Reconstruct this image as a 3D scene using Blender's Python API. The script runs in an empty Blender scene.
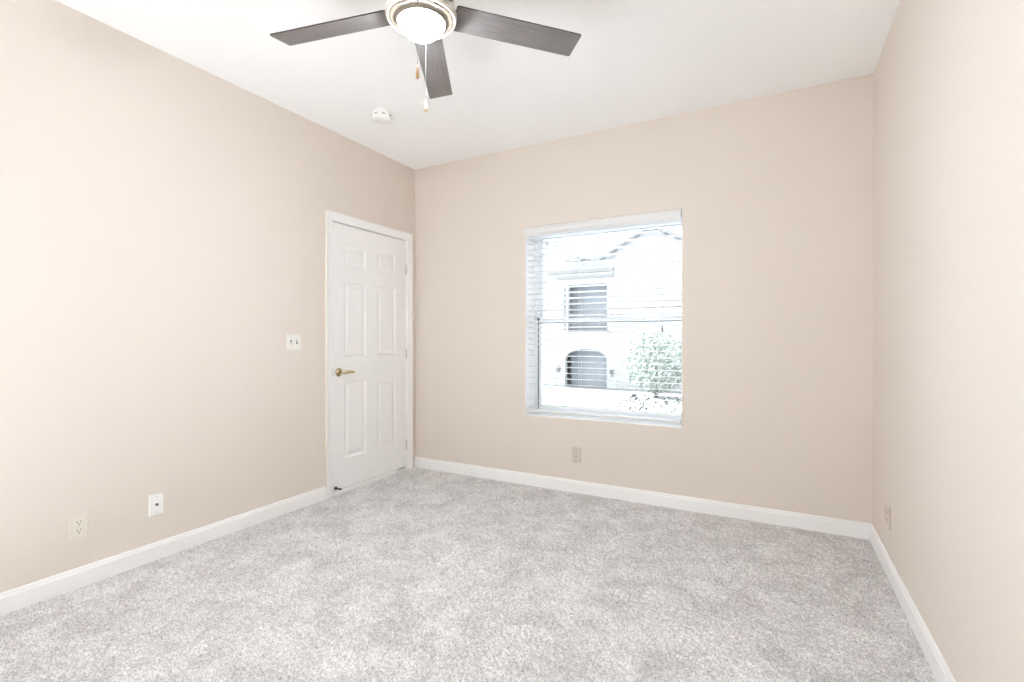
import bpy, bmesh, math, random
import numpy as np
from mathutils import Vector, Matrix
random.seed(7)
S = bpy.context.scene
COL = S.collection

# ------------------------------------------------------------------ camera, sky, exposure
W, H, REAR = 3.431, 2.74, -5.30          # room width, ceiling height, wall behind the camera
cam_d = bpy.data.cameras.new('camera')
cam = bpy.data.objects.new('camera', cam_d); COL.objects.link(cam)
cam.location = (2.918, -3.524, 1.180)
cam.rotation_euler = (math.radians(90 - 0.26), 0, math.radians(28.333))
cam_d.sensor_width = 36; cam_d.lens = 485.35 * 36 / 1024
cam_d.clip_start = 0.02; cam_d.clip_end = 300
S.camera = cam

world = bpy.data.worlds.new('overcast_sky'); S.world = world
world.use_nodes = True
bg = world.node_tree.nodes['Background']
bg.inputs[0].default_value = (0.91, 0.97, 1.05, 1); bg.inputs[1].default_value = 4.8

S.view_settings.view_transform = 'Standard'; S.view_settings.look = 'None'
S.view_settings.gamma = 1; S.view_settings.use_curve_mapping = False
S.view_settings.exposure = 0.06
S.cycles.use_denoising = True
S.cycles.max_bounces = 14; S.cycles.diffuse_bounces = 10
S.cycles.transparent_max_bounces = 16
S.cycles.sample_clamp_indirect = 12

sun_d = bpy.data.lights.new('sun', 'SUN'); sun_d.energy = 68.0; sun_d.angle = math.radians(2.0); sun_d.color = (0.895, 0.98, 1.105)
sun = bpy.data.objects.new('sun', sun_d); COL.objects.link(sun)
sun.rotation_euler = (0, math.radians(-47), math.radians(-3))   # from the left: comes in through the side window added beside the viewpoint

LAMP = 214.0                              # radiance of the fan's glass bowl

# ------------------------------------------------------------------ materials
def mat(name, col, rough=0.6, metal=0.0, spec=0.5, noise=None, bump=None, emit=None, alpha_col2=None):
    m = bpy.data.materials.new(name); m.use_nodes = True
    nt = m.node_tree; b = nt.nodes['Principled BSDF']
    b.inputs['Base Color'].default_value = (*col, 1)
    b.inputs['Roughness'].default_value = rough
    b.inputs['Metallic'].default_value = metal
    b.inputs['Specular IOR Level'].default_value = spec
    tc = nt.nodes.new('ShaderNodeTexCoord')
    if noise:                             # (scale, second colour)
        n = nt.nodes.new('ShaderNodeTexNoise'); n.inputs['Scale'].default_value = noise[0]; n.inputs['Detail'].default_value = 4
        nt.links.new(tc.outputs['Object'], n.inputs['Vector'])
        mx = nt.nodes.new('ShaderNodeMix'); mx.data_type = 'RGBA'
        mx.inputs[6].default_value = (*col, 1); mx.inputs[7].default_value = (*noise[1], 1)
        nt.links.new(n.outputs['Fac'], mx.inputs[0]); nt.links.new(mx.outputs[2], b.inputs['Base Color'])
    if bump:                              # (scale, strength, distance)
        n = nt.nodes.new('ShaderNodeTexNoise'); n.inputs['Scale'].default_value = bump[0]; n.inputs['Detail'].default_value = 3
        nt.links.new(tc.outputs['Object'], n.inputs['Vector'])
        bp = nt.nodes.new('ShaderNodeBump'); bp.inputs['Strength'].default_value = bump[1]; bp.inputs['Distance'].default_value = bump[2]
        nt.links.new(n.outputs['Fac'], bp.inputs['Height']); nt.links.new(bp.outputs[0], b.inputs['Normal'])
    if emit:
        b.inputs['Emission Color'].default_value = (*emit[0], 1); b.inputs['Emission Strength'].default_value = emit[1]
    return m

M = {}
M['wall'] = mat('beige_wall_paint', (0.735, 0.664, 0.597), 0.75, bump=(160, 0.12, 0.002))
M['ceiling'] = mat('white_ceiling_paint', (0.95, 0.95, 0.945), 0.9, bump=(120, 0.15, 0.002))
M['trim'] = mat('white_semigloss', (0.88, 0.875, 0.865), 0.38)
M['door'] = mat('white_door_paint', (0.87, 0.865, 0.855), 0.42, bump=(220, 0.05, 0.001))
M['ivory'] = mat('ivory_plastic', (0.76, 0.715, 0.62), 0.4)
M['beige_plastic'] = mat('beige_plastic', (0.66, 0.585, 0.485), 0.4)
M['pale_ivory'] = mat('pale_ivory_plastic', (0.80, 0.785, 0.735), 0.4)
M['white_plastic'] = mat('white_plastic', (0.88, 0.87, 0.85), 0.4)
M['dark_slot'] = mat('dark_slot', (0.03, 0.025, 0.02), 0.6)
M['steel'] = mat('steel_screw', (0.55, 0.55, 0.53), 0.35, 1)
M['brass'] = mat('polished_brass', (0.62, 0.52, 0.32), 0.16, 1)
M['hinge'] = mat('painted_hinge', (0.62, 0.61, 0.59), 0.4)
M['black'] = mat('black_rubber', (0.02, 0.02, 0.02), 0.5)
M['nickel'] = mat('brushed_nickel', (0.92, 0.89, 0.84), 0.40, 1, bump=(90, 0.03, 0.001))
M['pan'] = mat('dark_bronze_pan', (0.26, 0.21, 0.16), 0.6)
M['nickel_dark'] = mat('dark_gap_metal', (0.12, 0.10, 0.09), 0.5, 0.6)
M['fob'] = mat('light_wood_fob', (0.55, 0.33, 0.17), 0.45, noise=(60, (0.42, 0.22, 0.10)))
M['chain'] = mat('bead_chain', (0.10, 0.095, 0.09), 0.6, 0.2)
M['blind'] = mat('white_vinyl_slat', (0.75, 0.75, 0.745), 0.45)
M['cord'] = mat('white_cord', (0.82, 0.83, 0.84), 0.8)
M['tassel'] = mat('grey_tassel', (0.30, 0.31, 0.32), 0.6)
M['vinyl'] = mat('window_vinyl', (0.86, 0.89, 0.92), 0.4)
M['gasket'] = mat('grey_weatherstrip', (0.12, 0.125, 0.13), 0.7)
M['stucco'] = mat('pale_stucco', (0.33, 0.325, 0.315), 0.9, bump=(8, 0.2, 0.02))
M['stucco_trim'] = mat('stucco_trim', (0.20, 0.198, 0.192), 0.9)
M['ext_dark'] = mat('dark_exterior_glass', (0.30, 0.315, 0.335), 0.6)
M['shingle'] = mat('grey_roof_shingle', (0.19, 0.19, 0.192), 0.9, noise=(3, (0.24, 0.24, 0.242)))
M['lantern'] = mat('weathered_bronze', (0.15, 0.145, 0.14), 0.6)
M['pavement'] = mat('worn_pavement', (0.17, 0.17, 0.168), 0.9, noise=(0.6, (0.22, 0.22, 0.217)))
M['leaf'] = mat('pale_green_leaf', (0.15, 0.18, 0.145), 0.6, noise=(1.5, (0.24, 0.26, 0.23)))
M['shrub_leaf'] = mat('dull_shrub_leaf', (0.014, 0.015, 0.013), 0.9, spec=0.1, noise=(6, (0.07, 0.07, 0.065)))
M['bark'] = mat('grey_bark', (0.16, 0.13, 0.10), 0.9)
M['dim'] = mat('dark_backing_paint', (0.25, 0.24, 0.22), 0.9)

# fan blade: dark grey-brown wood, satin
def blade_mat():
    m = bpy.data.materials.new('dark_wood_blade'); m.use_nodes = True
    nt = m.node_tree; b = nt.nodes['Principled BSDF']
    tc = nt.nodes.new('ShaderNodeTexCoord'); mp = nt.nodes.new('ShaderNodeMapping'); mp.inputs['Scale'].default_value = (4, 70, 40)
    n = nt.nodes.new('ShaderNodeTexNoise'); n.inputs['Scale'].default_value = 2.0; n.inputs['Detail'].default_value = 6
    r = nt.nodes.new('ShaderNodeValToRGB')
    r.color_ramp.elements[0].position = 0.3; r.color_ramp.elements[0].color = (0.150, 0.133, 0.126, 1)
    r.color_ramp.elements[1].position = 0.75; r.color_ramp.elements[1].color = (0.215, 0.195, 0.188, 1)
    nt.links.new(tc.outputs['Object'], mp.inputs[0]); nt.links.new(mp.outputs[0], n.inputs['Vector'])
    nt.links.new(n.outputs['Fac'], r.inputs[0]); nt.links.new(r.outputs[0], b.inputs['Base Color'])
    b.inputs['Roughness'].default_value = 0.34
    return m
M['blade'] = blade_mat()
M['blade_edge'] = mat('dark_blade_edge', (0.035, 0.028, 0.025), 0.5)

def glass_mat():
    m = bpy.data.materials.new('window_glass'); m.use_nodes = True
    nt = m.node_tree; nt.nodes.clear()
    o = nt.nodes.new('ShaderNodeOutputMaterial'); mx = nt.nodes.new('ShaderNodeMixShader')
    t = nt.nodes.new('ShaderNodeBsdfTransparent'); t.inputs[0].default_value = (0.95, 0.965, 0.96, 1)
    g = nt.nodes.new('ShaderNodeBsdfGlossy'); g.inputs['Roughness'].default_value = 0.02
    f = nt.nodes.new('ShaderNodeFresnel'); f.inputs[0].default_value = 1.25
    nt.links.new(f.outputs[0], mx.inputs[0]); nt.links.new(t.outputs[0], mx.inputs[1]); nt.links.new(g.outputs[0], mx.inputs[2])
    nt.links.new(mx.outputs[0], o.inputs[0])
    return m
M['glass'] = glass_mat()
M['bowl'] = mat('lit_frosted_glass', (0.95, 0.93, 0.9), 0.4, emit=((0.91, 0.98, 1.08), LAMP))

def carpet_mat():
    m = bpy.data.materials.new('grey_cut_pile_carpet'); m.use_nodes = True
    nt = m.node_tree; b = nt.nodes['Principled BSDF']; L = nt.links
    tc = nt.nodes.new('ShaderNodeTexCoord')
    def noise(scale, detail, rough=0.5):
        n = nt.nodes.new('ShaderNodeTexNoise'); n.inputs['Scale'].default_value = scale
        n.inputs['Detail'].default_value = detail; n.inputs['Roughness'].default_value = rough
        L.new(tc.outputs['Object'], n.inputs['Vector']); return n
    yarn = noise(150, 3, 0.65); clump = noise(48, 3, 0.6); lay = noise(5.5, 7, 0.68); lay.inputs['Distortion'].default_value = 0.6
    def ramp(n, p0, c0, p1, c1):
        r = nt.nodes.new('ShaderNodeValToRGB'); e = r.color_ramp.elements
        e[0].position = p0; e[0].color = (*c0, 1); e[1].position = p1; e[1].color = (*c1, 1)
        L.new(n.outputs['Fac'], r.inputs[0]); return r
    def mul(a, b_):
        mx = nt.nodes.new('ShaderNodeMix'); mx.data_type = 'RGBA'; mx.blend_type = 'MULTIPLY'; mx.inputs[0].default_value = 1.0
        L.new(a, mx.inputs[6]); L.new(b_, mx.inputs[7]); return mx.outputs[2]
    r1 = ramp(yarn, 0.34, (0.45, 0.443, 0.436), 0.62, (0.83, 0.821, 0.812))        # yarn colour, with shade in the tuft crevices painted in
    r2 = ramp(lay, 0.36, (0.82, 0.81, 0.81), 0.62, (1.06, 1.06, 1.06))            # painted-in shading of pile brushed one way or the other by feet and vacuum
    r3 = ramp(clump, 0.36, (0.86, 0.855, 0.85), 0.56, (1.03, 1.03, 1.03))          # darker in random clumps
    L.new(mul(mul(r1.outputs[0], r2.outputs[0]), r3.outputs[0]), b.inputs['Base Color'])
    b.inputs['Roughness'].default_value = 0.95; b.inputs['Specular IOR Level'].default_value = 0.1
    bp = nt.nodes.new('ShaderNodeBump'); bp.inputs['Strength'].default_value = 0.5; bp.inputs['Distance'].default_value = 0.003
    L.new(yarn.outputs['Fac'], bp.inputs['Height']); L.new(bp.outputs[0], b.inputs['Normal'])
    return m
M['carpet'] = carpet_mat()

# ------------------------------------------------------------------ mesh helpers
class MB:
    """collects shapes and links them as one mesh object"""
    def __init__(s): s.bm = bmesh.new(); s.mi = 0
    def _mark(s, fs):
        for f in fs: f.material_index = s.mi
    def quad(s, *ps):
        f = s.bm.faces.new([s.bm.verts.new(p) for p in ps]); f.material_index = s.mi; return f
    def box(s, x0, x1, y0, y1, z0, z1, bev=0.0, seg=2):
        r = bmesh.ops.create_cube(s.bm, size=1, matrix=Matrix.Translation(((x0+x1)/2, (y0+y1)/2, (z0+z1)/2)) @ Matrix.Diagonal((abs(x1-x0), abs(y1-y0), abs(z1-z0), 1)))
        vs = r['verts']; fs = {f for v in vs for f in v.link_faces}
        if bev:
            es = list({e for v in vs for e in v.link_edges})
            rb = bmesh.ops.bevel(s.bm, geom=es, offset=bev, segments=seg, affect='EDGES', profile=0.5)
            fs = {f for f in fs if f.is_valid} | set(rb['faces'])
        s._mark(fs); return s
    def lathe(s, prof, n=48, mtx=None, mis=None):
        mtx = mtx or Matrix.Identity(4); rings = []
        for r, z in prof:
            if r < 1e-6: rings.append([s.bm.verts.new(mtx @ Vector((0, 0, z)))])
            else: rings.append([s.bm.verts.new(mtx @ Vector((r*math.cos(2*math.pi*k/n), r*math.sin(2*math.pi*k/n), z))) for k in range(n)])
        for i, (a, b) in enumerate(zip(rings, rings[1:])):
            m = mis[i] if mis else s.mi
            for k in range(n):
                q = [a[k % len(a)], a[(k+1) % n % len(a)], b[(k+1) % n % len(b)], b[k % len(b)]]
                u = []
                for v in q:
                    if v not in u: u.append(v)
                if len(u) >= 3:
                    f = s.bm.faces.new(u); f.material_index = m; f.smooth = True
        return s
    def tube(s, pts, r, n=10, cap=True):
        pts = [Vector(p) for p in pts]; rs = r if isinstance(r, (list, tuple)) else [r]*len(pts); rings = []
        for i, p in enumerate(pts):
            d = (pts[min(i+1, len(pts)-1)] - pts[max(i-1, 0)]).normalized()
            u = d.orthogonal().normalized() if i == 0 else (u0 - d*u0.dot(d)).normalized()
            u0 = u; v = d.cross(u)
            rings.append([s.bm.verts.new(p + rs[i]*(u*math.cos(2*math.pi*k/n) + v*math.sin(2*math.pi*k/n))) for k in range(n)])
        for a, b in zip(rings, rings[1:]):
            for k in range(n):
                f = s.bm.faces.new((a[k], a[(k+1) % n], b[(k+1) % n], b[k])); f.smooth = True; f.material_index = s.mi
        if cap:
            for g in (rings[0], rings[-1]):
                f = s.bm.faces.new(g); f.material_index = s.mi
        return s
    def prism(s, poly, d, axis_fn):
        """extrude polygon (list of 2D) between depths d[0], d[1]; axis_fn(u, v, w) -> point"""
        a = [s.bm.verts.new(axis_fn(u, v, d[0])) for u, v in poly]; b = [s.bm.verts.new(axis_fn(u, v, d[1])) for u, v in poly]
        fs = [s.bm.faces.new(a), s.bm.faces.new(b[::-1])]
        for k in range(len(poly)): fs.append(s.bm.faces.new((a[k], b[k], b[(k+1) % len(poly)], a[(k+1) % len(poly)])))
        s._mark(fs); return s
    def build(s, name, mats, parent=None, loc=None, smooth=False, recalc=True):
        if recalc: bmesh.ops.recalc_face_normals(s.bm, faces=s.bm.faces[:])
        me = bpy.data.meshes.new(name); s.bm.to_mesh(me); s.bm.free()
        for m in (mats if isinstance(mats, (list, tuple)) else [mats]): me.materials.append(m)
        o = bpy.data.objects.new(name, me); COL.objects.link(o)
        if parent is not None: o.parent = parent
        if loc: o.location = loc
        if smooth:
            for p in me.polygons: p.use_smooth = True
        return o

def tag(o, label, cat, group=None, kind=None):
    o['label'] = label; o['category'] = cat
    if group: o['group'] = group
    if kind: o['kind'] = kind
    return o
def thing(name, loc, label, cat, rz=0.0, group=None, kind=None):
    o = bpy.data.objects.new(name, None); COL.objects.link(o); o.empty_display_size = 0.1
    o.location = loc; o.rotation_euler = (0, 0, rz)
    return tag(o, label, cat, group, kind)
def struct(o, label, cat): return tag(o, label, cat, kind='structure')

# ------------------------------------------------------------------ room shell
T = 0.14
WX0, WX1, WZ0, WZ1 = 1.147, 2.353, 0.567, 2.076     # window opening
DEPTH = 0.145                                       # reveal depth to the window frame
# back wall with a bullnosed drywall return round the window
mb = MB(); R = 0.013
def ring(off, y): return [(WX0-off, y, WZ0-off), (WX1+off, y, WZ0-off), (WX1+off, y, WZ1+off), (WX0-off, y, WZ1+off)]
loops = [[(-T, 0, -0.1), (W+T, 0, -0.1), (W+T, 0, H+0.1), (-T, 0, H+0.1)]]
for k in range(7):
    a = math.pi/2*k/6
    loops.append(ring(R*(1-math.sin(a)), R*(1-math.cos(a))))
loops.append(ring(0, DEPTH-0.002))
loops.append([(WX0, DEPTH-0.002, WZ0), (WX1+0.075, DEPTH-0.002, WZ0), (WX1+0.075, DEPTH-0.002, WZ1), (WX0, DEPTH-0.002, WZ1)])
loops.append([(WX0, 0.30, WZ0), (WX1+0.075, 0.30, WZ0), (WX1+0.075, 0.30, WZ1), (WX0, 0.30, WZ1)])
loops.append([(-T, 0.30, -0.1), (W+T, 0.30, -0.1), (W+T, 0.30, H+0.1), (-T, 0.30, H+0.1)])
vl = [[mb.bm.verts.new(p) for p in lp] for lp in loops]
for i, (a, b) in enumerate(zip(vl, vl[1:] + vl[:1])):
    for k in range(4): mb.bm.faces.new((a[k], a[(k+1) % 4], b[(k+1) % 4], b[k])).material_index = 1 if 3 <= i <= 9 else 0  # bullnose and reveal whitened in place of window light falling on them
struct(mb.build('wall_back', [M['wall'], M['trim']]), 'beige painted far wall that holds the window with blinds', 'wall')

# left wall with the door opening
DY0, DY1, DZ1 = -0.970, -0.108, 2.072                # rough opening (jamb faces)
BY0, BY1, BZ0, BZ1 = -5.20, -3.75, 0.30, 2.10        # side window left of the viewpoint, unseen, added to let sun fill the room
mb = MB(); mb.box(-T, 0, REAR-T, BY0, -0.1, H+0.1).box(-T, 0, BY1, DY0-0.005, -0.1, H+0.1).box(-T, 0, BY0, BY1, -0.1, BZ0).box(-T, 0, BY0, BY1, BZ1, H+0.1).box(-T, 0, DY1+0.005, 0.0, -0.1, H+0.1).box(-T, 0, DY0-0.005, DY1+0.005, DZ1+0.005, H+0.1)
struct(mb.build('wall_left', M['wall']), 'long beige wall on the left with the white door at its far end', 'wall')
mb = MB(); mb.box(W, W+T, REAR-T, 0.0, -0.1, H+0.1)
struct(mb.build('wall_right', M['wall']), 'beige wall on the right, bare but for a double wall plate', 'wall')
mb = MB(); mb.box(0, W, REAR-T, REAR, -0.1, H+0.1)
struct(mb.build('wall_rear', M['wall']), 'beige wall behind the viewpoint, outside the picture', 'wall')
mb = MB(); mb.box(-T, W+T, REAR-T, 0.0, H, H+0.12)
struct(mb.build('ceiling', M['ceiling']), 'plain white ceiling above the fan', 'ceiling')
# dark box added behind the door to block sky light at the crack
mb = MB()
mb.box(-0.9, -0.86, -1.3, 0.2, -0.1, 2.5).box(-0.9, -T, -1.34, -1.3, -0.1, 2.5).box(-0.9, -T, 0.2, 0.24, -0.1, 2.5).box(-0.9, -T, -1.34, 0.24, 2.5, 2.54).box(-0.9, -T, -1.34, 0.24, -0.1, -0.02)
struct(mb.build('door_backing_box', M['dim']), 'dark box added behind the white door to block sky light', 'wall')

# carpeted floor: every tuft is relief in the mesh
def vnoise(x, y, seed):
    xi = np.floor(x).astype(np.int64); yi = np.floor(y).astype(np.int64); fx = x-xi; fy = y-yi
    fx = fx*fx*(3-2*fx); fy = fy*fy*(3-2*fy)
    def h(a, b):
        n = (a*374761393 + b*668265263 + seed*974711) & 0x7fffffff
        n = ((n ^ (n >> 13))*1274126177) & 0x7fffffff
        return ((n ^ (n >> 16)) & 0xffff)/65535.0
    return (h(xi, yi)*(1-fx)+h(xi+1, yi)*fx)*(1-fy) + (h(xi, yi+1)*(1-fx)+h(xi+1, yi+1)*fx)*fy
def carpet():
    ys = [0.0]; st = 0.0065
    while ys[-1] > -3.3:
        st = 0.0068 - 0.0036*min(1, -ys[-1]/2.4); ys.append(ys[-1]-st)
    while ys[-1] > REAR: ys.append(ys[-1]-0.02)
    ys[-1] = REAR
    xs = np.linspace(-0.0, W, 900); ys = np.array(ys)
    X, Y = np.meshgrid(xs, ys); wx = X + 0.006*(vnoise(X*60, Y*60, 3)-0.5); wy = Y + 0.006*(vnoise(X*60, Y*60, 4)-0.5)
    tuft = vnoise(wx*95, wy*95, 1)*0.62 + vnoise(wx*190, wy*190, 2)*0.38
    tuft = np.clip((tuft-0.15)/0.7, 0, 1)**0.8
    clump = vnoise(X*38, Y*38, 5); soft = vnoise(X*9, Y*9, 6)*0.6 + vnoise(X*3, Y*3, 8)*0.4
    Z = -0.017 + 0.014*tuft + 0.006*clump + 0.007*soft - 0.002
    # pile pressed down close to the skirting
    edge = np.minimum(np.minimum(X-0.012, W-0.012-X), -0.012-Y); k = np.clip(edge/0.03, 0, 1); k = 0.25+0.75*k*k*(3-2*k); Z = -0.004 + (Z+0.004)*k
    nx, ny = len(xs), len(ys)
    me = bpy.data.meshes.new('floor')
    co = np.stack([X, Y, Z], -1).reshape(-1, 3).astype(np.float32)
    idx = np.arange(nx*ny).reshape(ny, nx)
    q = np.stack([idx[:-1, :-1], idx[1:, :-1], idx[1:, 1:], idx[:-1, 1:]], -1).reshape(-1, 4).astype(np.int32)
    me.vertices.add(len(co)); me.vertices.foreach_set('co', co.ravel())
    me.loops.add(q.size); me.loops.foreach_set('vertex_index', q.ravel())
    me.polygons.add(len(q)); me.polygons.foreach_set('loop_start', np.arange(0, q.size, 4, dtype=np.int32))
    me.polygons.foreach_set('use_smooth', np.ones(len(q), dtype=bool))
    me.update(calc_edges=True); me.materials.append(M['carpet'])
    o = bpy.data.objects.new('floor', me); COL.objects.link(o); return o
struct(carpet(), 'grey cut pile carpet across the whole floor', 'floor')
mb = MB(); mb.box(-T, W+T, REAR-T, 0.3, -0.12, -0.03)
struct(mb.build('floor_slab', M['dim']), 'slab under the carpet', 'floor')

# skirting boards with a stepped, rounded top
def skirting(name, p0, p1, nrm, label):
    prof = [(0, -0.02), (0.014, -0.02), (0.014, 0.066), (0.0135, 0.070), (0.0105, 0.074), (0.0095, 0.079), (0.0095, 0.083), (0.007, 0.088), (0.003, 0.090), (0, 0.090)]
    p0 = Vector(p0); p1 = Vector(p1); n = Vector(nrm); mb = MB()
    a = [mb.bm.verts.new(p0 + n*d + Vector((0, 0, z))) for d, z in prof]; b = [mb.bm.verts.new(p1 + n*d + Vector((0, 0, z))) for d, z in prof]
    mb.bm.faces.new(a); mb.bm.faces.new(b[::-1])
    for k in range(len(prof)): mb.bm.faces.new((a[k], b[k], b[(k+1) % len(prof)], a[(k+1) % len(prof)]))
    struct(mb.build(name, M['trim']), label, 'baseboard')
skirting('baseboard_back', (0.0, 0, 0), (W, 0, 0), (0, -1, 0), 'white baseboard along the foot of the window wall')
skirting('baseboard_left', (0, REAR, 0), (0, -1.0245, 0), (1, 0, 0), 'white baseboard along the left wall up to the door casing')
skirting('baseboard_right', (W, REAR, 0), (W, -0.0145, 0), (-1, 0, 0), 'white baseboard along the right wall')
skirting('baseboard_rear', (0.0145, REAR, 0), (W-0.0145, REAR, 0), (0, 1, 0), 'white baseboard behind the viewpoint')

# ------------------------------------------------------------------ door, jamb and casing
mb = MB()
def casing_strip(pts_in, pts_out):
    # mitred casing: inner edge thin, outer edge thick
    prof = [(0.0, 0.0), (0.0, 0.008), (0.12, 0.010), (0.30, 0.0105), (0.55, 0.013), (0.82, 0.0185), (0.985, 0.0185), (1.0, 0.0175), (1.0, 0.0)]
    rows = []
    for t, d in prof:
        rows.append([mb.bm.verts.new((d, a[0]+(b[0]-a[0])*t, a[1]+(b[1]-a[1])*t)) for a, b in zip(pts_in, pts_out)])
    for i, (r0, r1) in enumerate(zip(rows, rows[1:]+rows[:1])):   # outer edge takes the wall beige, its shade painted in
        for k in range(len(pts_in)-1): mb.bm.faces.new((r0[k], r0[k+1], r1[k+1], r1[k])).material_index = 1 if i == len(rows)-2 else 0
    for k in (0, -1): mb.bm.faces.new([r[k] for r in rows])
CI0, CI1, CIZ = -0.966, -0.112, 2.068
CO0, CO1, COZ = -1.024, -0.053, 2.132
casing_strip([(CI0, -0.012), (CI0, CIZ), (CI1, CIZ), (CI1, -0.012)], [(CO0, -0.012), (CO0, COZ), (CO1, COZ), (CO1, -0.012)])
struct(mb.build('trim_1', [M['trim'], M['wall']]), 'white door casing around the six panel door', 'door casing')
mb = MB()
JY0, JY1, JZ = -0.953, -0.123, 2.066
mb.box(-T, 0.0, DY0-0.004, JY0, -0.03, JZ).box(-T, 0.0, JY1, DY1+0.004, -0.03, JZ).box(-T, 0.0, DY0-0.004, DY1+0.004, JZ, DZ1+0.004)
mb.box(-0.052, -0.040, JY0, JY0+0.012, -0.03, JZ).box(-0.052, -0.040, JY1-0.012, JY1, -0.03, JZ).box(-0.052, -0.040, JY0, JY1, JZ-0.012, JZ)
struct(mb.build('trim_2', M['trim']), 'white door jamb inside the casing', 'door jamb')

door = thing('door_1', (0, -0.126, 0), 'white six panel door with brass lever, closed, in the left wall', 'door', kind='structure')
OY = -0.126                                          # door children are built relative to the hinge line
mb = MB()
SY0, SY1, SZ0, SZ1 = -0.9495 - OY, -0.1265 - OY, 0.030, 2.060
FX = -0.003
cols = [(-0.841-OY, -0.609-OY), (-0.483-OY, -0.259-OY)]
rows_ = [(0.252, 0.842), (1.041, 1.622), (1.737, 1.912)]
ysb = [SY0, cols[0][0], cols[0][1], cols[1][0], cols[1][1], SY1]; zsb = [SZ0] + [z for r in rows_ for z in r] + [SZ1]
for i in range(5):
    for j in range(7):
        y0, y1, z0, z1 = ysb[i], ysb[i+1], zsb[j], zsb[j+1]
        if i in (1, 3) and j in (1, 3, 5):
            st = [(0, 0), (0.006, -0.006), (0.016, -0.0085), (0.026, -0.0085), (0.048, -0.0025), (0.050, -0.0025)]
            lp = [[(FX+d, y0+o, z0+o), (FX+d, y1-o, z0+o), (FX+d, y1-o, z1-o), (FX+d, y0+o, z1-o)] for o, d in st]
            for a, b in zip(lp, lp[1:]):
                for k in range(4): mb.quad(a[k], a[(k+1) % 4], b[(k+1) % 4], b[k])
            mb.quad(*lp[-1])
        else: mb.quad((FX, y0, z0), (FX, y1, z0), (FX, y1, z1), (FX, y0, z1))
BX = FX - 0.035
mb.quad((BX, SY0, SZ0), (BX, SY0, SZ1), (BX, SY1, SZ1), (BX, SY1, SZ0))
mb.quad((FX, SY0, SZ0), (FX, SY0, SZ1), (BX, SY0, SZ1), (BX, SY0, SZ0)); mb.quad((FX, SY1, SZ0), (BX, SY1, SZ0), (BX, SY1, SZ1), (FX, SY1, SZ1))
mb.quad((FX, SY0, SZ0), (BX, SY0, SZ0), (BX, SY1, SZ0), (FX, SY1, SZ0)); mb.quad((FX, SY0, SZ1), (FX, SY1, SZ1), (BX, SY1, SZ1), (BX, SY0, SZ1))
bmesh.ops.remove_doubles(mb.bm, verts=mb.bm.verts[:], dist=1e-5)
mb.build('door_slab', M['door'], door)
# lever handle: round rose, neck and curved lever pointing to the hinge side
RX = Matrix.Rotation(math.pi/2, 4, 'Y')
HY, HZ = -0.893-OY, 0.925
mb = MB(); mb.lathe([(0, 0), (0.033, 0), (0.033, 0.004), (0.029, 0.010), (0.017, 0.014), (0.014, 0.016)], 32, Matrix.Translation((FX, HY, HZ)) @ RX)
rose = mb.build('handle_rose', M['brass'], door); rose['label'] = 'polished brass round rose'
mb = MB()
mb.tube([(FX+0.012, HY, HZ), (FX+0.035, HY, HZ), (FX+0.050, HY+0.006, HZ), (FX+0.056, HY+0.020, HZ+0.001), (FX+0.056, HY+0.045, HZ+0.003), (FX+0.054, HY+0.075, HZ+0.001), (FX+0.050, HY+0.102, HZ-0.002), (FX+0.047, HY+0.115, HZ-0.003)],
        [0.010, 0.010, 0.0125, 0.0135, 0.012, 0.0115, 0.010, 0.005], 14)
mb.build('handle_lever', M['brass'], door)['label'] = 'brass lever'
mb = MB(); mb.box(FX, FX+0.0022, SY0+0.001, SY0+0.006, HZ-0.028, HZ+0.028)
mb.build('latch_plate', M['hinge'], door)['label'] = 'thin metal latch edge'
for hz in (1.80, 1.045, 0.225):
    mb = MB(); mb.tube([(0.006, 0.0, hz-0.042), (0.006, 0.0, hz+0.042)], 0.0048, 12)
    for zz in (hz-0.048, hz+0.048): mb.lathe([(0, -0.004), (0.004, -0.003), (0.0055, 0), (0.004, 0.003), (0, 0.004)], 12, Matrix.Translation((0.006, 0, zz)))
    mb.box(-0.002, 0.002, -0.006, 0.0, hz-0.042, hz+0.042)
    mb.build('hinge', M['hinge'], door)
# black door stop pin low on the latch side
mb = MB(); Tm = Matrix.Translation((FX, -0.925-OY, 0.048)) @ RX
mb.lathe([(0, 0), (0.013, 0), (0.013, 0.004), (0.009, 0.010), (0.0055, 0.014), (0.005, 0.045), (0.0065, 0.046), (0.007, 0.058), (0.005, 0.062), (0, 0.062)], 20, Tm)
mb.build('door_stop', M['black'], door)['label'] = 'short black door stop pin'
mb = MB(); mb.box(-0.135, 0.001, DY0+0.018, -0.235, -0.03, 0.027, 0.003); mb.box(-0.135, -0.004, -0.234, JY1-0.002, -0.03, 0.0165)  # white strip drawn for the light that shows under the door
struct(mb.build('crack_light_strip', M['trim']), 'white strip standing in for light through the crack under the door', 'light strip')

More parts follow.
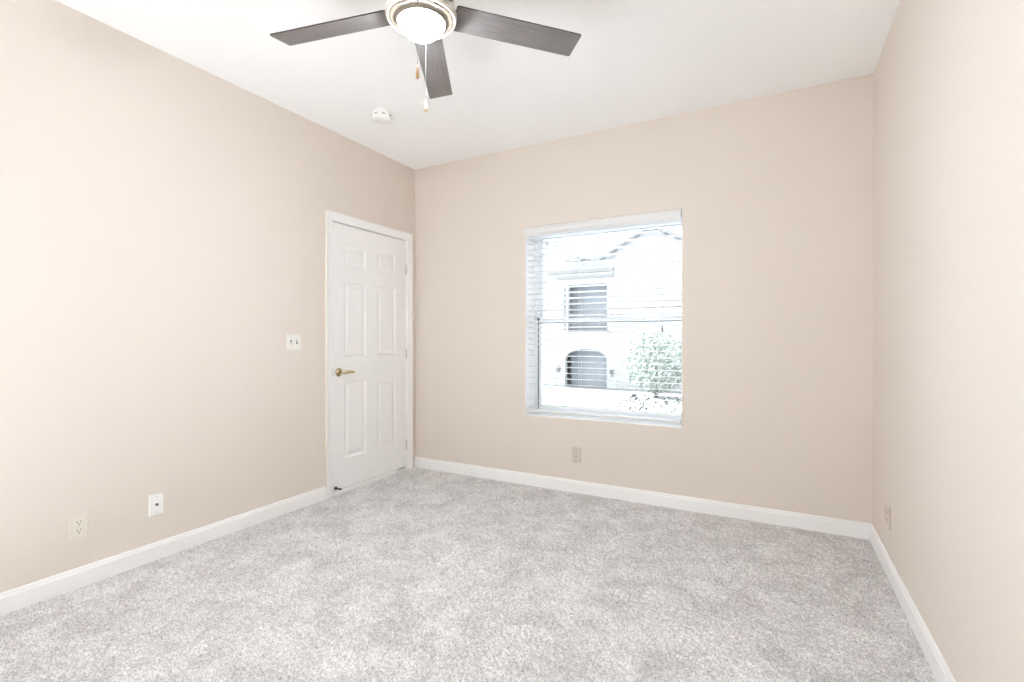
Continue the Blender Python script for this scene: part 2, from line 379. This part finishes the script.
# ------------------------------------------------------------------ window, recessed
win = thing('window_1', (WX0, DEPTH, WZ0), 'white vinyl single hung window behind the blinds in the far wall', 'window', kind='structure')
ww, wh = WX1-WX0, WZ1-WZ0
fw = ww + 0.070                                       # the frame runs on behind the right reveal
def rect_frame(mb, x0, x1, z0, z1, y0, y1, wl, wr, wb, wt):
    mb.box(x0, x0+wl, y0, y1, z0, z1).box(x1-wr, x1, y0, y1, z0, z1).box(x0+wl, x1-wr, y0, y1, z0, z0+wb).box(x0+wl, x1-wr, y0, y1, z1-wt, z1)
mb = MB(); rect_frame(mb, 0, fw, 0, wh, 0, 0.075, 0.036, 0.036, 0.030, 0.036)
mb.build('window_frame', M['vinyl'], win)
MR = 1.347 - WZ0                                      # top of the meeting rail
mb = MB(); rect_frame(mb, 0.040, fw-0.040, MR-0.040, wh-0.037, 0.040, 0.065, 0.030, 0.030, 0.036, 0.030)
us = mb.build('upper_sash', M['vinyl'], win)
mb = MB(); mb.box(0.066, fw-0.066, 0.050, 0.054, MR-0.008, wh-0.064); mb.build('upper_pane', M['glass'], us)
mb = MB(); rect_frame(mb, 0.044, fw-0.044, 0.031, MR, 0.008, 0.036, 0.026, 0.026, 0.036, 0.036)
ls = mb.build('lower_sash', M['vinyl'], win)
mb = MB(); mb.box(0.068, fw-0.068, 0.020, 0.024, 0.064, MR-0.033); mb.build('lower_pane', M['glass'], ls)
mb = MB(); mb.box(0.0362, 0.0445, 0.004, 0.030, 0.032, MR-0.002).box(fw-0.0445, fw-0.0362, 0.004, 0.030, 0.032, MR-0.002).box(0.046, fw-0.046, 0.004, 0.0078, MR-0.040, MR-0.034)
mb.box(0.036, 0.050, -0.004, 0.006, MR-0.012, MR+0.004)
mb.build('weatherstrip', M['gasket'], win)['label'] = 'dark grey weatherstrip along the lower sash'

added_win = thing('added_window', (-0.11, BY0, BZ0), 'wide white vinyl window added unseen in the left wall to let in sun that brightens the room', 'window', kind='structure')
yl, zl = BY1-BY0, BZ1-BZ0
mb = MB(); mb.box(0, 0.06, 0, 0.04, 0, zl).box(0, 0.06, yl-0.04, yl, 0, zl).box(0, 0.06, 0.04, yl-0.04, 0, 0.04).box(0, 0.06, 0.04, yl-0.04, zl-0.04, zl).box(0.01, 0.05, 0.04, yl-0.04, zl/2-0.02, zl/2+0.02)
mb.build('window_frame', M['vinyl'], added_win)
for z0, z1 in ((0.04, zl/2-0.02), (zl/2+0.02, zl-0.04)):
    mb = MB(); mb.box(0.028, 0.032, 0.04, yl-0.04, z0, z1); mb.build('pane', M['glass'], added_win)

# ------------------------------------------------------------------ blinds
bl = thing('window_blinds', (WX0, 0, WZ1), 'white horizontal slat blinds hung in the window recess, slats open', 'blinds')
bx0, bx1 = 0.004, ww-0.004
mb = MB()   # valance, moulded profile with short returns
prof = [(-0.006, -0.001), (-0.016, -0.001), (-0.018, -0.006), (-0.0175, -0.014), (-0.015, -0.018), (-0.015, -0.040), (-0.0165, -0.044), (-0.0155, -0.048), (-0.008, -0.063), (-0.0085, -0.069), (-0.003, -0.069)]
mb.prism(prof, (-0.004, ww-0.003), lambda u, v, w: (w, u, v))
mb.build('valance', M['blind'], bl)
mb = MB(); mb.box(bx0, bx1, 0.002, 0.052, -0.045, -0.003, 0.003); mb.build('headrail', M['blind'], bl)
PITCH, SD = 0.0452, 0.050
mb = MB(); zc = -0.082; nsl = 0
zbot = -(wh) + 0.046
zs = []
while zc > zbot + 0.012:
    zs.append(zc); zc -= PITCH
for z in zs:       # crowned slats, tipped very slightly
    n = 6; up = []; dn = []
    for k in range(n+1):
        t = k/n - 0.5; y = 0.027 + t*SD; c = 0.0022*(1-(2*t)**2) - 0.12*t*SD
        up.append((y, z+c+0.0014)); dn.append((y, z+c-0.0014))
    mb.prism(up + dn[::-1], (bx0, bx1), lambda u, v, w: (w, u, v))
mb.build('slats', M['blind'], bl)
mb = MB(); mb.box(bx0, bx1, 0.004, 0.052, zbot-0.022, zbot-0.004, 0.004, 3)
br = mb.build('bottom_rail', M['blind'], bl)
CX = [1.599-WX0, 1.905-WX0, 2.196-WX0]
for cx in CX:
    mb = MB()
    for dy in (0.0015, 0.0525): mb.tube([(cx, dy, -0.045), (cx, dy, zbot-0.006)], 0.0009, 6)
    for z in zs: mb.tube([(cx, 0.0015, z-0.002), (cx, 0.0525, z-0.001)], 0.0006, 5)
    mb.build('ladder_cord', M['cord'], bl)
    mb = MB(); mb.lathe([(0, 0), (0.006, 0), (0.006, -0.003), (0, -0.004)], 14, Matrix.Translation((cx, 0.022, zbot-0.022)))
    mb.build('rail_button', M['tassel'], br)
lx = 2.226-WX0
mb = MB(); mb.tube([(lx, 0.000, -0.045), (lx, -0.006, -0.075), (lx, -0.006, 1.275-WZ1)], 0.0011, 6); lc = mb.build('lift_cord', M['cord'], bl)
mb = MB(); mb.lathe([(0, 0.004), (0.003, 0.0), (0.0045, -0.012), (0.0075, -0.040), (0.0078, -0.048), (0, -0.050)], 16, Matrix.Translation((lx, -0.006, 1.274-WZ1)))
mb.build('tassel', M['tassel'], lc)['label'] = 'small grey cord tassel'

# ------------------------------------------------------------------ ceiling fan with lamp
FANX, FANY, BZ = 1.722, -2.040, 2.437
fan = thing('ceiling_fan', (FANX, FANY, H), 'five blade ceiling fan, dark wood blades, nickel body and lit glass bowl', 'ceiling fan')
Z = lambda z: z - H
mb = MB()   # canopy and motor housing
mb.lathe([(0.0, 0), (0.098, 0), (0.100, Z(2.735)), (0.100, Z(2.66)), (0.108, Z(2.64)), (0.128, Z(2.62)), (0.132, Z(2.60)), (0.132, Z(2.49)), (0.126, Z(2.474)), (0.112, Z(2.468)), (0, Z(2.468))], 64)
mb.build('motor_housing', M['nickel'], fan)
mb = MB(); mb.lathe([(0.0, Z(2.470)), (0.104, Z(2.470)), (0.104, Z(2.438)), (0.0, Z(2.438))], 48)
mb.build('flywheel', M['nickel_dark'], fan)['label'] = 'dark turning ring between housing and lamp'
mb = MB()   # lamp fitter: outer rim, recessed shadow line, inner pan
mb.lathe([(0, Z(2.440)), (0.118, Z(2.440)), (0.130, Z(2.437)), (0.135, Z(2.431)), (0.1355, Z(2.418)), (0.133, Z(2.409)), (0.129, Z(2.405)), (0.125, Z(2.406)), (0.1235, Z(2.412)), (0.121, Z(2.412)),
          (0.1200, Z(2.407)), (0.117, Z(2.4045)), (0.104, Z(2.4037)), (0.096, Z(2.4032)), (0.0928, Z(2.4015)), (0.0922, Z(2.391)), (0.0905, Z(2.391)), (0.0900, Z(2.396)), (0.0, Z(2.400))], 64, mis=[0]*8 + [1]*10)
fit = mb.build('lamp_fitter', [M['nickel'], M['pan']], fan)
for a in (-85, -20, 160):
    mb = MB(); a0 = math.radians(a)
    arc = [(a0 + math.radians(t)) for t in range(-11, 12, 2)]
    up = [(0.1155*math.cos(t), 0.1155*math.sin(t), Z(2.4043)) for t in arc]; lo = [(0.1030*math.cos(t), 0.1030*math.sin(t), Z(2.4036)) for t in arc]
    for i in range(len(arc)-1): mb.quad(up[i], up[i+1], lo[i+1], lo[i])
    bmesh.ops.remove_doubles(mb.bm, verts=mb.bm.verts[:], dist=1e-6)
    bmesh.ops.solidify(mb.bm, geom=mb.bm.faces[:], thickness=0.0015)
    mb.build('fitter_slot', M['nickel_dark'], fit)
mb = MB()
mb.lathe([(0.0893, Z(2.394)), (0.0885, Z(2.389)), (0.083, Z(2.381)), (0.074, Z(2.370)), (0.062, Z(2.357)), (0.049, Z(2.346)), (0.035, Z(2.3375)), (0.020, Z(2.332)), (0, Z(2.330))], 64)
mb.build('glass_bowl', M['bowl'], fan)['label'] = 'round frosted glass bowl, lit warm white'
R0, R1, w0, w1 = 0.128, 0.660, 0.1165, 0.1205; th = 0.0055
PH = math.radians(192.1); TILT = math.radians(-11.9)
def rounded_blade():
    mb = MB(); c = 0.006
    out = [(R0, -w0/2+c), (R0+c, -w0/2), (R1-c, -w1/2), (R1-c*0.3, -w1/2+c*0.3), (R1, -w1/2+c), (R1, w1/2-c), (R1-c*0.3, w1/2-c*0.3), (R1-c, w1/2), (R0+c, w0/2), (R0, w0/2-c)]
    a = [mb.bm.verts.new((u, v, -th/2)) for u, v in out]; b = [mb.bm.verts.new((u, v, th/2)) for u, v in out]
    mb.bm.faces.new(a[::-1]).material_index = 0; mb.bm.faces.new(b).material_index = 0
    for k in range(len(out)): mb.bm.faces.new((a[k], a[(k+1) % len(out)], b[(k+1) % len(out)], b[k])).material_index = 1
    return mb
bo = rounded_blade().build('blade', [M['blade'], M['blade_edge']], fan)
mb = MB()   # blade iron: arm from the flywheel to a plate on top of the blade
mb.prism([(0.095, -0.018), (0.150, -0.022), (0.175, -0.036), (0.215, -0.036), (0.222, -0.028), (0.222, 0.028), (0.215, 0.036), (0.175, 0.036), (0.150, 0.022), (0.095, 0.018)], (th/2+0.0003, th/2+0.0045), lambda u, v, w: (u, v, w))
for u, v in ((0.195, -0.02), (0.195, 0.02), (0.210, 0.0)): mb.lathe([(0, 0.007), (0.005, 0.0065), (0.006, 0.0045)], 10, Matrix.Translation((u, v, th/2)))
bi = mb.build('blade_bracket', M['nickel'], bo)
for k in range(5):
    if k == 0: b_ = bo
    else:
        b_ = bo.copy(); COL.objects.link(b_); b_.parent = fan
        i_ = bi.copy(); COL.objects.link(i_); i_.parent = b_
    b_.matrix_local = Matrix.Translation((0, 0, Z(BZ) + 0.006)) @ Matrix.Rotation(PH - k*2*math.pi/5, 4, 'Z') @ Matrix.Rotation(TILT, 4, 'X')
def pull(dx, dy, ztop, zf1, zf0, fobm):
    mb = MB(); z = ztop; mb.tube([(dx, dy, Z(ztop)), (dx, dy, Z(zf1-0.002))], 0.0005, 6)
    while z > zf1:
        mb.lathe([(0, 0.0012), (0.0010, 0.0006), (0.0010, -0.0006), (0, -0.0012)], 6, Matrix.Translation((dx, dy, Z(z)))); z -= 0.006
    mb.lathe([(0, 0.014), (0.0042, 0.013), (0.0042, 0.0), (0, -0.001)], 12, Matrix.Translation((dx, dy, Z(ztop))))
    ch = mb.build('pull_chain', M['chain'], fan)
    L_ = zf1 - zf0; mb = MB()
    mb.lathe([(0, 0), (0.0022, -0.02*L_), (0.0032, -0.15*L_), (0.0052, -0.45*L_), (0.0066, -0.70*L_), (0.0064, -0.85*L_), (0.0045, -0.96*L_), (0, -L_)], 16, Matrix.Translation((dx, dy, Z(zf1))), mis=fobm)
    return mb.build('pull_fob', [M['fob'], M['white_plastic']], ch)
pull(0.627*0.112-0.0126, -0.778*0.112-0.0068, 2.402, 2.170, 2.121, [0]*7)['label'] = 'brown wooden fob on the nearer chain'
pull(-0.627*0.100+0.0150, 0.778*0.100+0.0081, 2.402, 2.147, 2.101, [1]*4+[0]*3)['label'] = 'white fob with brown tip on the farther chain'

# ------------------------------------------------------------------ smoke detector
sd = thing('smoke_detector', (0.537, -1.003, H), 'round white smoke detector on the ceiling near the left wall', 'smoke detector')
mb = MB(); mb.lathe([(0, 0), (0.058, 0), (0.059, -0.004), (0.057, -0.018), (0.050, -0.021), (0, -0.021)], 48); mb.build('base_ring', M['white_plastic'], sd)
mb = MB(); mb.lathe([(0.0, -0.0212), (0.058, -0.0212), (0.066, -0.024), (0.067, -0.030), (0.066, -0.042), (0.061, -0.052), (0.048, -0.058), (0.030, -0.060), (0, -0.061)], 48)
sc = mb.build('cover', M['white_plastic'], sd)
for k in range(8):
    a = math.radians(45*k + 10); mb = MB()
    mb.box(-0.010, 0.010, -0.001, 0.001, -0.0022, 0.0022)
    v = mb.build('vent_slot', M['dark_slot'], sc); v.matrix_local = Matrix.Translation((0.0668*math.cos(a), 0.0668*math.sin(a), -0.034)) @ Matrix.Rotation(a+math.pi/2, 4, 'Z')
mb = MB(); mb.lathe([(0.011, -0.0005), (0.011, -0.003), (0.009, -0.005), (0, -0.0055)], 20, Matrix.Translation((0.018, 0.010, -0.0585))); mb.build('test_button', M['white_plastic'], sd)

# ------------------------------------------------------------------ wall plates (built facing -y, at local origin on the wall)
def plate(mb, w, h, d=0.0065):
    st = [(0, 0), (0, d*0.55), (0.0015, d*0.85), (0.004, d)]
    lp = [[(-w/2+o, -z, -h/2+o), (w/2-o, -z, -h/2+o), (w/2-o, -z, h/2-o), (-w/2+o, -z, h/2-o)] for o, z in st]
    for a, b in zip(lp, lp[1:]):
        for k in range(4): mb.quad(a[k], a[(k+1) % 4], b[(k+1) % 4], b[k])
    mb.quad(*lp[-1]); mb.quad(*lp[0][::-1])
    bmesh.ops.remove_doubles(mb.bm, verts=mb.bm.verts[:], dist=1e-6)
RY = Matrix.Rotation(math.pi/2, 4, 'X')               # lathe axis -> -y
def screw(par, x, z, d=0.0065):
    mb = MB(); mb.lathe([(0.0032, -0.0005), (0.0032, 0.0004), (0.0022, 0.0010), (0, 0.0012)], 14, Matrix.Translation((x, -d, z)) @ RY)
    mb.build('screw', M['steel'], par)
def receptacle(par, x, z, m):
    mb = MB(); n = 24; d0, d1 = 0.0060, 0.0085
    pts = []
    for k in range(n):
        a = 2*math.pi*k/n; pts.append((x + max(-0.0145, min(0.0145, 0.0172*math.cos(a))), z + 0.0145*math.sin(a)))
    mb.prism(pts, (-d0, -d1), lambda u, v, w: (u, w, v))
    mb.mi = 1
    mb.box(x-0.0075, x-0.0052, -d1-0.0003, -d1+0.0006, z+0.0005, z+0.0095).box(x+0.0052, x+0.0075, -d1-0.0003, -d1+0.0006, z+0.001, z+0.009)
    mb.lathe([(0, 0.0003), (0.0028, 0.0003), (0.0028, -0.0008)], 12, Matrix.Translation((x, -d1, z-0.0062)) @ RY)
    mb.build('receptacle', [m, M['dark_slot']], par)
def outlet(loc, rz, label, m, cols=1, w=0.070):
    t = thing('wall_outlet', loc, label, 'outlet', rz)
    mb = MB(); plate(mb, w, 0.115); cp = mb.build('cover_plate', m, t)
    for c in range(cols):
        x = (c-(cols-1)/2)*0.046
        for z in (0.0195, -0.0195): receptacle(t, x, z, m)
        screw(t, x, 0.0)
    return t
LR, RR = math.pi/2, -math.pi/2                        # on the left / right wall
outlet((0, -2.472, 0.284), LR, 'ivory duplex outlet low on the left wall, nearest the viewer', M['ivory'])
outlet((1.582, 0, 0.290), 0, 'beige duplex outlet on the far wall below the window', M['beige_plastic'])
outlet((W, -0.455, 0.285), RR, 'wide beige double outlet plate low on the right wall by the corner', M['beige_plastic'], 2, 0.118)
t = thing('cable_wall_plate', (0, -2.140, 0.291), 'white cable jack plate low on the left wall, between outlet and door', 'wall plate', LR)
mb = MB(); plate(mb, 0.070, 0.114); mb.build('cover_plate', M['white_plastic'], t)
mb = MB(); mb.lathe([(0, 0), (0.0075, 0), (0.0075, 0.003), (0.0048, 0.003), (0.0048, 0.011), (0.0036, 0.011), (0.0036, 0.006), (0, 0.006)], 18, Matrix.Translation((0, -0.0063, 0)) @ RY)
mb.build('coaxial_connector', M['gasket'], t)['label'] = 'small dark cable connector'
screw(t, 0, 0.042); screw(t, 0, -0.042)
t = thing('light_switch', (0, -1.291, 1.157), 'ivory double light switch on the left wall beside the door', 'light switch', LR)
mb = MB(); plate(mb, 0.116, 0.115); mb.build('cover_plate', M['pale_ivory'], t)
for x, up in ((-0.023, -1), (0.023, 1)):
    mb = MB(); mb.box(x-0.0055, x+0.0055, -0.0068, -0.006, -0.0125, 0.0125); mb.mi = 0
    mb.build('toggle_slot', M['dark_slot'], t)['label'] = 'dark toggle opening'
    mb = MB(); mb.prism([(-0.0042, -0.007), (0.0042, -0.007), (0.0036, 0.006), (-0.0036, 0.006)], (0.0, 0.016), lambda u, v, w: (x+u, -0.0064-w, v + up*w*0.55 + up*0.004))
    mb.build('toggle', M['pale_ivory'], t)
    for z in (0.030, -0.030): screw(t, x, z)

# ------------------------------------------------------------------ outside the window
GZ = -1.72
mb = MB(); mb.quad((-60, -40, GZ), (60, -40, GZ), (60, 90, GZ), (-60, 90, GZ))
struct(mb.build('ground', M['pavement']), 'worn pavement outside the window', 'ground')

bd = thing('apartment_building', (-6.9, 24, GZ), 'white stucco two storey building with gables seen through the blinds', 'building')
def E(x, y, z): return (x+6.9, y-24, z-GZ)
def ebox(mb, x0, x1, y0, y1, z0, z1): return mb.box(x0+6.9, x1+6.9, y0-24, y1-24, z0-GZ, z1-GZ)
AX0, AX1, AZ, AC = -8.26, -5.63, -0.06, 0.57          # arched opening
UX0, UX1, UZ0, UZ1 = -8.06, -5.51, 1.69, 4.44         # upper opening
mb = MB(); F0, F1 = 24.0, 24.35
ebox(mb, -16, AX0, F0, F1, GZ, 5.9); ebox(mb, AX1, 3.0, F0, F1, GZ, 5.9)
n = 14; cxa = (AX0+AX1)/2; hw = (AX1-AX0)/2
arc = [(cxa - hw*math.cos(math.pi*k/n), AZ + (AC-AZ)*math.sin(math.pi*k/n)) for k in range(n+1)]
mb.prism([(AX0, 1.69), (AX0, AZ)] + arc[1:-1] + [(AX1, AZ), (AX1, 1.69)], (F0, F1), lambda u, v, w: E(u, w, v))
ebox(mb, AX0, UX0, F0, F1, 1.69, 5.9); ebox(mb, UX1, AX1, F0, F1, 1.69, 5.9) if UX1 < AX1 else None
ebox(mb, UX0, AX1, F0, F1, 4.44, 5.9)
# bodies and gable fronts
for px, hwid, pz in ((-11.6, 3.6, 8.6), (-3.06, 2.75, 7.34)):
    mb.prism([(px-hwid, 5.9), (px+hwid, 5.9), (px, pz)], (F0, F1), lambda u, v, w: E(u, w, v))
ebox(mb, -16, 3.0, 29.8, 30, GZ, 5.9); ebox(mb, -16, -15.7, F1, 29.8, GZ, 5.9); ebox(mb, 2.7, 3.0, F1, 29.8, GZ, 5.9)
mb.build('wall', M['stucco'], bd)
mb = MB()
def slope(xa, za, xb, zb):
    dx, dz = xb-xa, zb-za; L = math.hypot(dx, dz); nx, nz = -dz/L, dx/L
    if nz < 0: nx, nz = -nx, -nz
    mb.prism([(xa, za), (xb, zb), (xb+nx*0.16, zb+nz*0.16), (xa+nx*0.16, za+nz*0.16)], (23.55, 30.2), lambda u, v, w: E(u, w, v))
slope(-15.9, 5.7, -11.6, 8.65); slope(-11.6, 8.65, -7.15, 5.72); slope(-6.1, 5.68, -3.06, 7.4); slope(-3.06, 7.4, 0.2, 5.6)
slope2 = mb.prism([(23.6, 5.85), (30.2, 7.6), (30.2, 7.75), (23.6, 6.0)], (-8.2, -5.2), lambda u, v, w: E(w, u, v))
mb.build('roof', M['shingle'], bd)
mb = MB(); ebox(mb, -9.32, -5.22, 23.82, 24.0, 5.10, 5.30); mb.build('cornice', M['stucco_trim'], bd)
mb = MB(); ebox(mb, -8.85, -5.22, 23.88, 24.0, 4.78, 4.98); mb.build('cornice', M['stucco_trim'], bd)
mb = MB(); ebox(mb, UX0-0.28, UX0-0.16, 23.9, 24.0, UZ0, 4.4); ebox(mb, UX0, UX1, 23.92, 24.0, 1.50, 1.69); mb.build('opening_trim', M['stucco_trim'], bd)
mb = MB(); ebox(mb, -8.4, -5.3, 25.4, 25.5, GZ, 4.6); mb.build('glass_door', M['ext_dark'], bd)['label'] = 'dark glass set back in the balcony and arch'
mb = MB(); ebox(mb, -8.4, -5.3, 24.35, 25.4, 1.45, 1.55); mb.build('balcony_floor', M['stucco'], bd)
mb = MB()
ebox(mb, UX0, UX1, 24.1, 24.16, 2.62, 2.70)
for k in range(20): ebox(mb, UX0+0.05+k*0.13, UX0+0.09+k*0.13, 24.11, 24.15, UZ0, 2.62)
mb.build('balcony_railing', M['stucco_trim'], bd)
for x0, x1, z0, z1 in ((-9.66, -8.92, -1.79, -0.70), (-9.66, -8.92, 1.15, 1.60)):
    mb = MB(); rect_frame(mb, x0+6.9-0.08, x1+6.9+0.08, z0-GZ-0.0, z1-GZ+0.08, -0.05, 0.0, 0.08, 0.08, 0.08, 0.08); f = mb.build('building_window', M['stucco'], bd)
    mb = MB(); ebox(mb, x0, x1, 23.97, 24.0, z0, z1); mb.build('pane', M['ext_dark'], f)
for x, z in ((-8.62, -0.85), (-5.33, -0.95)):
    mb = MB(); mb.lathe([(0, 0.42), (0.05, 0.40), (0.14, 0.30), (0.11, 0.28), (0.08, 0.0), (0.03, -0.05), (0, -0.06)], 10, Matrix.Translation(E(x, 23.84, z)))
    mb.box(x+6.9-0.03, x+6.9+0.03, -0.16, 0.0, z-GZ+0.3, z-GZ+0.36); mb.build('wall_lantern', M['lantern'], bd)

def leaves(mb, n, fn, size):
    for _ in range(n):
        p = Vector(fn()); d = Vector((random.gauss(0, 1), random.gauss(0, 1), random.gauss(0, 1))).normalized(); u = d.orthogonal().normalized(); v = d.cross(u)
        s = size*random.uniform(0.6, 1.3)
        mb.quad(p-u*s*0.5, p-v*s*0.28+d*s*0.05, p+u*s*0.5, p+v*s*0.28+d*s*0.05)
def blob(c, r):
    def f():
        while True:
            q = [random.uniform(-1, 1) for _ in range(3)]; l = math.sqrt(sum(a*a for a in q))
            if 0.25 < l < 1: return (c[0]+q[0]*r[0], c[1]+q[1]*r[1], c[2]+q[2]*r[2])
    return f
tr = thing('tree', (-2.2, 21, GZ), 'round pale green tree in front of the building outside', 'tree')
mb = MB(); mb.tube([(0, 0, 0), (0.03, 0, 0.8), (0, 0.02, 1.6), (-0.05, 0, 2.3)], [0.11, 0.09, 0.07, 0.04], 10)
for a in range(5): mb.tube([(0, 0, 0.9+a*0.2), (0.7*math.cos(a*1.9), 0.7*math.sin(a*1.9), 1.6+a*0.22)], [0.04, 0.015], 6)
mb.build('trunk', M['bark'], tr)
mb = MB(); leaves(mb, 2600, blob((0, 0, 1.75), (1.75, 1.4, 1.55)), 0.20); mb.build('foliage', M['leaf'], tr, recalc=False)
for (x, y, h, n, lab) in ((0.02, 8.0, 1.32, 190, 'low dark leaved shrub below the tree outside, nearer the middle of the window'), (0.66, 8.75, 1.20, 170, 'low dark leaved shrub below the tree outside, nearer the right edge of the window')):
    t = thing('shrub', (x, y, GZ), lab, 'shrub', group='shrubs under the window')
    mb = MB()
    for a in range(7): mb.tube([(0.03*math.cos(a), 0.03*math.sin(a), 0), (0.12*math.cos(a), 0.12*math.sin(a), h*0.6), (0.25*math.cos(a*2.1), 0.25*math.sin(a*2.1), h*random.uniform(0.9, 1.2))], [0.012, 0.008, 0.003], 6)
    mb.build('stem', M['bark'], t)
    mb = MB(); leaves(mb, n, blob((0, 0, h*0.95), (0.38, 0.38, h*0.32)), 0.10); mb.build('foliage', M['shrub_leaf'], t, recalc=False)
